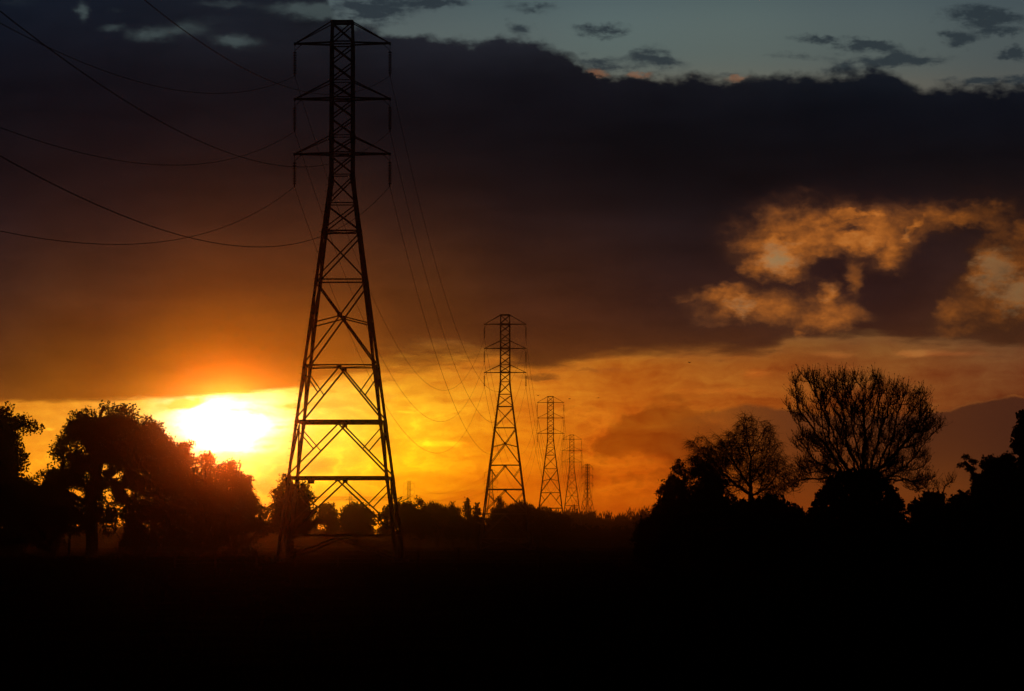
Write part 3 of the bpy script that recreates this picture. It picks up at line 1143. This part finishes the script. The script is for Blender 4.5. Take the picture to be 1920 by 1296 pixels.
LT = 'leafy trees along the left of the field'
make_tree('broadleaf_tree', 'dark leafy tree cut off by the left edge, with one drooping bough', 'tree', LT, 380,
          [(8, 792, 36, 38), (-15, 850, 62, 70), (40, 795, 24, 18), (62, 800, 14, 12), (22, 850, 30, 36), (10, 920, 56, 64), (-60, 860, 60, 110), (25, 965, 40, 40)], 10, 900, 22, 0.30, 1,
          thr=-0.22, clump=0.42, dense=[(-10, 900, 60, 80), (-5, 820, 34, 34)])
make_tree('broadleaf_tree', 'low leafy tree filling the dip left of the big domed tree', 'tree', LT, 405,
          [(70, 915, 34, 34), (95, 950, 50, 50), (55, 965, 50, 46), (100, 900, 26, 30)], 80, 520, 22, 0.30, 2, thr=-0.3, clump=0.45, dense=[(75, 960, 60, 45)])
make_tree('broadleaf_tree', 'big domed leafy tree, widest and tallest on the left, light showing through', 'tree', LT, 400,
          [(195, 782, 46, 30), (158, 806, 42, 38), (235, 790, 40, 32), (262, 812, 36, 38), (128, 848, 36, 38), (190, 835, 62, 44), (255, 850, 44, 40), (115, 895, 34, 30), (165, 868, 50, 26), (215, 868, 44, 22), (110, 930, 40, 30)],
          172, 1300, 22, 0.28, 3, thr=-0.07, freq=0.5, sparse=[(150, 905, 40, 34), (200, 915, 50, 34), (235, 880, 40, 26), (225, 925, 40, 30)], clump=0.42, trunk_r=0.62, dense=[(205, 812, 50, 30), (240, 838, 40, 26)])
make_tree('broadleaf_tree', 'leafy tree with a fan of bare limbs, right shoulder of the big dome', 'tree', LT, 408,
          [(295, 830, 28, 28), (282, 812, 30, 26), (318, 846, 26, 26), (315, 866, 34, 34), (280, 862, 34, 26), (325, 905, 40, 36), (310, 885, 30, 20)], 288, 780, 22, 0.28, 4, thr=-0.16, sparse=[(275, 900, 44, 34), (300, 925, 50, 30), (250, 915, 34, 34)], clump=0.42, trunk_r=0.4, dense=[(310, 862, 30, 30), (330, 910, 36, 34)])
make_tree('broadleaf_tree', 'leafy tree directly below the sun, half lost in its glare', 'tree', LT, 415,
          [(352, 846, 24, 20), (340, 862, 26, 24), (384, 866, 26, 20), (350, 890, 36, 32), (390, 905, 36, 34), (365, 945, 60, 44)], 372, 800, 20, 0.27, 5, thr=-0.22, freq=0.6, clump=0.34, trunk_r=0.35, dense=[(365, 940, 50, 36)])
make_tree('broadleaf_tree', 'leafy tree right of the sun glare, its crown sloping down to the pylon', 'tree', LT, 420,
          [(428, 882, 28, 20), (452, 902, 24, 26), (430, 915, 40, 36), (458, 945, 28, 36), (430, 965, 50, 36), (486, 962, 18, 26)], 440, 620, 20, 0.27, 6, thr=-0.12, freq=0.6, clump=0.34, trunk_r=0.35, dense=[(440, 955, 40, 36)])
BG = 'bushes under the left trees'
for k, (lob, tx_, lab) in enumerate((
        ([(40, 985, 60, 44), (-20, 980, 50, 50), (10, 1020, 60, 26)], 30, 'dark bush under the tree at the left edge'),
        ([(140, 968, 52, 40), (105, 975, 50, 48), (165, 955, 34, 30), (90, 1015, 40, 24)], 130, 'dark bush under the left side of the big domed tree'),
        ([(212, 972, 40, 36), (250, 978, 46, 44), (275, 960, 30, 34), (262, 1018, 36, 24)], 225, 'dark bush under the right side of the big domed tree'),
        ([(310, 962, 54, 46), (340, 978, 50, 44), (330, 1018, 50, 26)], 320, 'dark bush under the fan-limbed tree'),
        ([(405, 985, 46, 34), (480, 985, 34, 34), (440, 975, 50, 40), (400, 1016, 40, 26), (460, 1020, 30, 22)], 430, 'dark bush under the trees right of the sun'))):
    make_tree('bush', lab, 'bush', BG, 396 + 3 * k, lob, tx_, 420, 20, 0.32, 40 + k, thr=-0.6 if k != 2 else -0.3, clump=0.42, shell=0.0, limbs=40, trunk_r=0.15, crown_name='foliage')

make_tree('broadleaf_tree', 'ragged pyramid-shaped tree behind the left foot of the tallest pylon', 'tree', 'trees behind the tallest pylon', 350,
          [(533, 900, 11, 14), (540, 918, 22, 18), (565, 918, 18, 16), (522, 928, 16, 14), (545, 945, 36, 24), (578, 940, 16, 18), (520, 958, 18, 20), (550, 975, 46, 32), (585, 970, 16, 24), (515, 980, 14, 20)],
          545, 620, 20, 0.20, 9, thr=-0.14, freq=0.7, clump=0.28, trunk_r=0.28, dense=[(550, 955, 34, 34), (550, 985, 40, 20)])
BT = 'distant trees behind the tallest pylon'
make_tree('broadleaf_tree', 'small round distant tree with a see-through crown, beside the ragged pyramid tree', 'tree', BT, 700,
          [(614, 962, 19, 22), (606, 980, 16, 20), (622, 985, 14, 16)], 613, 220, 14, 0.42, 12, thr=-0.1, clump=0.5, trunk_r=0.3)
make_tree('broadleaf_tree', 'dense domed distant tree framed between the legs of the tallest pylon', 'tree', BT, 690,
          [(668, 962, 28, 22), (650, 976, 18, 22), (688, 974, 18, 22), (668, 985, 34, 22)], 668, 420, 16, 0.42, 13, thr=-0.35, clump=0.5, trunk_r=0.35, dense=[(668, 972, 28, 24)])
make_tree('pine_tree', 'flat-topped dark pine behind the right leg of the tallest pylon', 'tree', BT, 650,
          [(738, 958, 20, 18), (765, 946, 20, 10), (722, 972, 14, 20), (785, 945, 9, 7), (784, 938, 4, 9), (760, 968, 40, 22), (795, 955, 10, 8), (745, 990, 36, 20)], 752, 420, 16, 0.40, 14, 'needle', thr=-0.22, clump=0.42, trunk_r=0.35,
          dense=[(755, 970, 30, 20), (790, 985, 30, 22)])
make_tree('winter_tree', 'broad bare-topped distant tree with a brushy crown right of the pine', 'tree', BT, 760,
          [(812, 962, 34, 20), (842, 966, 26, 18), (822, 985, 50, 24), (790, 975, 22, 22)], 820, 640, 16, 0.85, 15, 'twig', thr=-0.5, clump=0.55, aspect=7.0, up=(0, 0, 1.0), trunk_r=0.4, dense=[(815, 980, 40, 20), (850, 985, 30, 20)])
for k, (cx, top, hw, lab) in enumerate(((849, 940, 10, 'leftmost and smallest of the three dark spire conifers by the second pylon'),
                                        (876, 931, 13, 'middle and tallest of the three dark spire conifers by the second pylon'),
                                        (894, 940, 14, 'rightmost and broadest of the three dark spire conifers by the second pylon'))):
    hgt = 1012 - top
    make_tree('conifer', lab, 'tree', 'spire conifers by the second pylon', 740 + 8 * k,
              [(cx, top + hgt * .12, hw * .25, hgt * .12), (cx, top + hgt * .32, hw * .6, hgt * .16), (cx + 2, top + hgt * .55, hw * .95, hgt * .2), (cx - 2, top + hgt * .8, hw * 1.25, hgt * .2)],
              cx, 230, 14, 0.42, 60 + k, 'needle', thr=-0.35, clump=0.32, trunk_r=0.25, limbs=50)
make_tree('pine_tree', 'dark conifer seen through the legs of the second tallest pylon', 'tree', BT, 900,
          [(938, 942, 7, 11), (936, 960, 16, 16), (930, 980, 26, 22)], 936, 260, 14, 0.5, 18, 'needle', thr=-0.3, clump=0.45, trunk_r=0.3, limbs=60)
make_tree('winter_tree', 'rounded brushy bare tree behind the right leg of the second tallest pylon', 'tree', BT, 920,
          [(972, 958, 30, 19), (990, 966, 26, 20), (975, 982, 46, 24)], 976, 520, 16, 1.0, 19, 'twig', thr=-0.5, clump=0.6, aspect=7.0, up=(0, 0, 1.0), trunk_r=0.4, dense=[(975, 978, 40, 22)])
make_tree('winter_tree', 'low brushy bare tree in front of the third pylon', 'tree', BT, 960,
          [(1022, 968, 26, 18), (1050, 978, 24, 16), (1030, 988, 40, 20)], 1030, 420, 16, 1.0, 20, 'twig', thr=-0.4, clump=0.6, aspect=7.0, up=(0, 0, 1.0), trunk_r=0.4, dense=[(1030, 990, 36, 16)])
# far hazy shelterbelt: reads as one mass
r_ = np.random.default_rng(77)
sv = []
for k in range(70):
    cx = 1040 + k * 3.0 + r_.normal() * 2
    top = 958 - 6 * math.sin(k * 0.13) + r_.normal() * 4
    sv.append((cx, (top + 1015) / 2 + 4, 7 + r_.random() * 4, (1015 - top) / 2))
lw = lobes_world(sv, 1750)
C = in_lobes(lw, 1500, r_, 0.1, None, 1, 0.95)
pts = np.repeat(C, 14, axis=0) + r_.normal(size=(len(C) * 14, 3)) * 1.0
pts = pts[pts[:, 2] > 0.1]
V, Q = leaf_quads(pts, 2.2, r_, 6.0, (0, 0, 1.0))
o = np_mesh('far_woodland', V, Q, M['twig'])
tag(o, 'hazy far belt of bare woodland behind the smaller pylons', 'woodland', kind='stuff')
for (x0, x1, top0, dd, lab, sd_) in ((590, 1240, 985, 1100, 'low dark belt of far trees behind the tallest pylon', 5), (-90, 600, 978, 1000, 'dark belt of far trees behind the left-hand trees', 6),
                                     (1200, 1990, 968, 900, 'dark belt of far trees behind the right-hand hedge', 7)):
    r_ = np.random.default_rng(sd_)
    sv = []
    for k in range(int((x1 - x0) / 8)):
        cx = x0 + k * 8.0 + r_.normal() * 3
        top = top0 + r_.normal() * 3
        sv.append((cx, (top + 1015) / 2 + 3, 11 + r_.random() * 5, (1015 - top) / 2 + 2))
    C = in_lobes(lobes_world(sv, dd), 18 * len(sv), r_, 0.0, None, 1, 0.95)
    pts = np.repeat(C, 13, axis=0) + unit(len(C) * 13, r_) * r_.random((len(C) * 13, 1)) * 1.1
    pts = pts[pts[:, 2] > 0.1]
    nb = 200 * len(sv)
    low_ = np.stack([(x0 - 960 + r_.random(nb) * (x1 - x0)) / F * dd, dd + r_.random(nb) * 6, r_.random(nb) * (1008 - top0) / F * dd + .1], 1)
    pts = np.concatenate([pts, low_])
    V, Q = leaf_quads(pts, 1.0, r_, 1.8)
    o = np_mesh('far_woodland', V, Q, M['needle'])
    tag(o, lab, 'woodland', kind='stuff')

# ---- right-hand side
RG = 'dark trees on the right'
make_tree('conifer', 'dark bushy conifer with one pointed top, first of the right-hand trees', 'tree', RG, 262,
          [(1273, 858, 6, 13), (1272, 878, 14, 14), (1262, 900, 24, 18), (1250, 922, 22, 16), (1240, 942, 18, 14), (1275, 930, 44, 36), (1270, 970, 60, 40), (1292, 892, 14, 16), (1270, 1020, 60, 44)], 1272, 800, 18, 0.17, 21, 'needle', thr=-0.3, freq=0.8, clump=0.17, aspect=2.2, trunk_r=0.28,
          dense=[(1270, 925, 34, 34), (1272, 970, 54, 40)])
make_tree('conifer', 'dark broad conifer with a blunt double top beside the pointed one', 'tree', RG, 256,
          [(1306, 862, 13, 12), (1330, 866, 12, 12), (1318, 885, 28, 22), (1335, 912, 32, 28), (1350, 938, 32, 30), (1330, 965, 56, 40), (1335, 1020, 60, 44)], 1325, 800, 18, 0.17, 22, 'needle', thr=-0.3, freq=0.8, clump=0.17, aspect=2.2, trunk_r=0.28,
          dense=[(1322, 905, 28, 34), (1335, 955, 50, 50)])


def bare_tree(label, d, base_px, fork_px, lobes, n_attr, step_px, seed, tip_r, twig_len, droop, expo=2.35, group=None, infl_px=60, n_twig=2, buds=True, maxr=None, gap=-0.12):
    r = np.random.default_rng(seed)
    k = d / F
    b = at(base_px, 1015, d)
    root = empty('bare_tree', (b.x, d, 0))
    tag(root, label, 'tree', group)
    off = np.array([b.x, d, 0.0])
    A = in_lobes(lobes_world(lobes, d), n_attr, r, 0.1, gap, 0.9, 1.0)
    start = np.array([b.x, d, ground_z(b.x, d) - 0.2])
    fork = np.array(at(fork_px[0], fork_px[1], d))
    N, par = colonize(A, start, step_px * k, infl_px * k, step_px * 1.25 * k, r, 0.10 if not droop else 0.0, 260, fork, 14000)
    rad, kn = radii(par, tip_r, expo)
    if maxr: rad = np.minimum(rad, maxr)
    V, Q = tubes(N, par, rad, 5)
    np_mesh('trunk', V - off, Q, M['bark'], root)
    # fine twigs on the thin wood
    thin = np.where((rad < tip_r * 2.6) & (par >= 0))[0]
    thin = np.repeat(thin, n_twig)
    dirn = N[thin] - N[par[thin]]
    dirn /= np.linalg.norm(dirn, axis=1, keepdims=True) + 1e-9
    up = np.array([0, 0, -0.55 if droop else 0.95])
    P, PR = N[thin], []
    segs = []
    g_ = dirn * 0.8 + up + unit(len(thin), r) * 0.75
    g_ /= np.linalg.norm(g_, axis=1, keepdims=True)
    L1 = twig_len * (0.5 + r.random((len(thin), 1)))
    mid = P + g_ * L1 * .5
    g2 = g_ + up * 0.7 + unit(len(thin), r) * 0.3
    g2 /= np.linalg.norm(g2, axis=1, keepdims=True)
    end = mid + g2 * L1 * .5
    n = len(thin)
    NN = np.concatenate([P, mid, end])
    pp = np.concatenate([np.full(n, -1), np.arange(n), np.arange(n) + n])
    rr = np.concatenate([np.full(n, tip_r * .8), np.full(n, tip_r * .65), np.full(n, tip_r * .4)])
    # tubes for mid and end only
    idx = np.arange(n, 3 * n)
    a = NN[pp[idx]]
    bb = NN[idx]
    Nn = np.concatenate([a, bb])
    Nn = np.concatenate([np.zeros((1, 3)), Nn])
    m_ = len(idx)
    parr = np.concatenate([[-1], np.zeros(m_, int), np.arange(1, m_ + 1)])
    radr = np.concatenate([[tip_r], rr[pp[idx]], rr[idx]])
    # keep only the real segments
    sel = np.arange(m_ + 1, 2 * m_ + 1)
    Vt, Qt = tubes(Nn, parr, radr, 3)
    per_v = 6
    keep = np.arange(m_, 2 * m_)
    Vt = Vt.reshape(-1, per_v, 3)[keep].reshape(-1, 3)
    fq = []
    base = np.arange(m_)[:, None] * per_v
    for s_ in range(3):
        s2 = (s_ + 1) % 3
        fq.append(base + np.array([[s_, s2, 3 + s2, 3 + s_]]))
    parts = [(Vt, np.concatenate(fq))]
    if buds:
        pick = r.random(n) < 0.8
        bp_ = np.concatenate([end[pick], mid[pick] + r.normal(size=(pick.sum(), 3)) * .02])
        parts.append(leaf_quads(bp_, 0.085 if not droop else 0.045, r, 1.9, (0, 0, 0.8)))
    V, Q = join(parts)
    np_mesh('twigs', V - off, Q, M['twig'], root)['kind'] = 'stuff'
    return root


bare_tree('slender bare birch with drooping fine twigs, between the conifers and the great bare tree', 300, 1408, (1408, 925),
          [(1400, 800, 24, 32), (1385, 830, 40, 36), (1345, 845, 44, 34), (1318, 832, 30, 18), (1312, 868, 30, 26), (1462, 880, 26, 44), (1430, 815, 26, 32), (1445, 850, 26, 40), (1400, 870, 64, 40), (1372, 895, 50, 36), (1445, 905, 34, 36), (1335, 880, 30, 26), (1300, 832, 14, 10)], 2600, 3.7, 31, 0.0122, 0.62, True, 2.25, RG, 60, 5)
bare_tree('great spreading bare tree with many upright twigs, tallest on the right', 222, 1596, (1598, 992),
          [(1520, 720, 42, 26), (1575, 715, 44, 22), (1632, 722, 34, 24), (1505, 760, 32, 40), (1560, 765, 64, 46), (1640, 765, 56, 40), (1690, 745, 22, 30), (1720, 770, 30, 44), (1745, 800, 26, 20), (1700, 815, 56, 36),
           (1490, 830, 22, 14), (1520, 835, 46, 30), (1600, 830, 70, 40), (1690, 868, 48, 32), (1500, 880, 30, 30), (1725, 905, 34, 24), (1545, 880, 50, 36), (1650, 885, 60, 36), (1485, 905, 22, 26), (1720, 860, 30, 26), (1478, 812, 10, 8), (1768, 800, 8, 10)],
          2900, 3.8, 32, 0.0125, 0.5, False, 2.3, RG, 52, 3, True, 0.40, -0.2)
bare_tree('small bare sapling rising from the hedge right of the dark dome', 230, 1762, (1764, 935),
          [(1778, 905, 12, 14), (1758, 915, 12, 12), (1790, 898, 8, 10)], 90, 4.2, 33, 0.0125, 0.34, False, 2.3, RG, 50, 2)
make_tree('evergreen_shrub', 'smooth black dome-shaped evergreen in front of the great bare tree', 'shrub', RG, 185,
          [(1608, 987, 103, 122), (1610, 1040, 104, 44)], 1605, 2200, 18, 0.14, 23, 'needle', thr=None, clump=0.08, shell=0.8, trunk_r=0.2, limbs=60,
          dense=[(1608, 990, 92, 110)], crown_name='foliage')
make_tree('pine_tree', 'small ragged leaning pine standing left of the dark right-edge trees', 'tree', RG, 215,
          [(1813, 858, 8, 5), (1803, 872, 10, 4), (1824, 866, 8, 4), (1820, 880, 10, 5), (1828, 895, 10, 8), (1836, 915, 12, 12)], 1836, 130, 16, 0.14, 24, 'needle', thr=None, clump=0.10, trunk_r=0.12, lean=-0.2, aspect=2.4, limbs=40)
make_tree('broadleaf_tree', 'dark rounded tree at the right, behind the leaning pine', 'tree', RG, 210,
          [(1856, 868, 18, 14), (1885, 868, 24, 18), (1870, 895, 36, 28), (1850, 925, 40, 30), (1900, 920, 46, 50)], 1880, 900, 18, 0.17, 25, thr=-0.3, freq=0.8, clump=0.16, trunk_r=0.3, dense=[(1880, 900, 36, 34), (1870, 950, 60, 40)])
make_tree('conifer', 'tall narrow dark tree cut off by the right edge', 'tree', RG, 205,
          [(1918, 786, 10, 16), (1912, 812, 14, 16), (1908, 838, 14, 14), (1925, 850, 22, 60), (1935, 800, 20, 40)], 1925, 500, 18, 0.17, 26, 'needle', thr=-0.35, clump=0.14, trunk_r=0.3, dense=[(1928, 840, 18, 60)])
HG = 'bushes of the dark hedge on the right'
for k, (lob, tx_, lab) in enumerate((
        ([(1245, 990, 36, 32), (1215, 1000, 24, 24), (1235, 1035, 44, 36)], 1240, 'leftmost dark hedge bush, below the pointed conifer'),
        ([(1340, 985, 60, 40), (1400, 965, 36, 36), (1370, 1035, 80, 44)], 1370, 'dark hedge bush below the blunt conifer'),
        ([(1440, 965, 44, 40), (1480, 985, 50, 40), (1460, 1035, 80, 44)], 1460, 'dark hedge bush below the bare birch'),
        ([(1540, 1000, 70, 36), (1650, 1000, 70, 40), (1600, 1040, 110, 40)], 1600, 'dark low hedge bush at the foot of the dome-shaped evergreen'),
        ([(1752, 944, 24, 24), (1730, 965, 30, 30), (1760, 980, 50, 40), (1745, 1030, 70, 44)], 1750, 'dark rounded hedge bush under the bare sapling'),
        ([(1805, 950, 34, 28), (1830, 975, 50, 44), (1820, 1030, 66, 44)], 1815, 'dark hedge bush below the leaning pine'),
        ([(1890, 985, 60, 44), (1930, 990, 50, 50), (1905, 1030, 80, 44)], 1900, 'dark hedge bush below the right-edge trees'))):
    make_tree('hedge_bush', lab, 'bush', HG, 206 + 3 * k, lob, tx_, 800, 18, 0.21, 80 + k, 'needle', thr=-0.7, clump=0.16, shell=0.0, limbs=30, trunk_r=0.1, dense=lob, crown_name='foliage')


# ================================================================== FENCES
def fence(label, d, x0, x1, gap, hgt, seed, rails=4, post_r=0.075):
    r = random.Random(seed)
    a, b = at(x0, 1015, d), at(x1, 1015, d)
    root = empty('wire_fence', (a.x, d, 0))
    tag(root, label, 'fence')
    n_ = int((b.x - a.x) / gap)
    tops = []
    for k in range(n_ + 1):
        x = a.x + k * gap + r.uniform(-.1, .1)
        g_ = ground_z(x, d)
        h_ = hgt * r.uniform(.94, 1.06)
        mb = MB()
        lean = r.uniform(-.04, .04)
        mb.ring((x - a.x, 0, g_ - .3), (x - a.x + lean, 0, g_ + h_), post_r * 1.05, post_r * .9, 7)
        mb.build('post', M['wood'], root)
        tops.append((x - a.x, g_))
    for q in range(rails):
        mb = MB()
        z = hgt * (0.25 + 0.68 * q / max(1, rails - 1))
        for (xa, ga), (xb, gb_) in zip(tops[:-1], tops[1:]):
            mb.ring((xa, -post_r, ga + z), (xb, -post_r, gb_ + z), 0.008 if q < rails - 1 else 0.02, 0.008 if q < rails - 1 else 0.02, 4, caps=False)
        mb.build('wire', M['cable'], root)
    return root


fence('low post and wire fence across the field in front of the tallest pylon', 248, 330, 1260, 2.6, 1.15, 1)
fence('farther post and wire fence below the trees at the left edge', 372, -120, 330, 2.9, 1.2, 2, 3, 0.1)


# ================================================================== BIRDS
def bird(px, py, d, rz, flap, label):
    p = at(px, py, d)
    root = empty('bird', p, rz)
    tag(root, label, 'bird', 'birds in the distant sky')
    mb = MB()
    prof = [(0.005, -.26), (0.05, -.17), (0.085, -.03), (0.07, .1), (0.045, .16), (0.055, .21), (0.035, .26), (0.004, .31)]
    mb.lathe(prof, (0, 0, 0), 8)
    # lie the body along y
    mb.v = [Vector((v.x, v.z, v.y)) for v in mb.v]
    s = len(mb.v)
    for sgn in (-1, 1):
        b0 = len(mb.v)
        for (x, y0, y1) in ((0.05, -.07, .1), (0.25, -.06, .12), (0.45, -.06, .05), (0.6, -.1, -.07)):
            z = flap * (x if x < .3 else .3 + (x - .3) * .2)
            for yy in (y0, y1):
                mb.v.append(Vector((sgn * x, yy, z + .02)))
                mb.v.append(Vector((sgn * x, yy, z - .005)))
        for k in range(3):
            q = b0 + 4 * k
            for i0, i1 in ((0, 2), (3, 1), (1, 0), (2, 3)):
                mb.f.append((q + i0, q + i1, q + 4 + i1, q + 4 + i0))
    mb.build('body', M['feather'], root)
    return root


bird(1009, 742, 860, 0.6, 0.5, 'tiny dark bird just above the left arm of the third pylon')
bird(1068, 748, 900, 1.2, 0.25, 'tiny dark bird just right of the third pylon top')
bird(1122, 746, 880, -0.5, -0.2, 'tiny dark bird in open orange sky right of the pylon row')
bird(1293, 680, 800, 0.9, 0.4, 'tiny dark bird alone just under the dark cloud edge')

# ------------------------------------------------------------------ render
sc.render.engine = 'CYCLES'
sc.cycles.use_denoising = True
sc.cycles.denoising_input_passes = 'RGB_ALBEDO'
sc.cycles.sample_clamp_indirect = 2.0
sc.cycles.max_bounces = 4
sc.cycles.volume_bounces = 1
sc.cycles.transparent_max_bounces = 4
sc.view_settings.view_transform = 'Standard'
sc.view_settings.look = 'None'
sc.view_settings.exposure = 0.0
sc.view_settings.gamma = 1.0
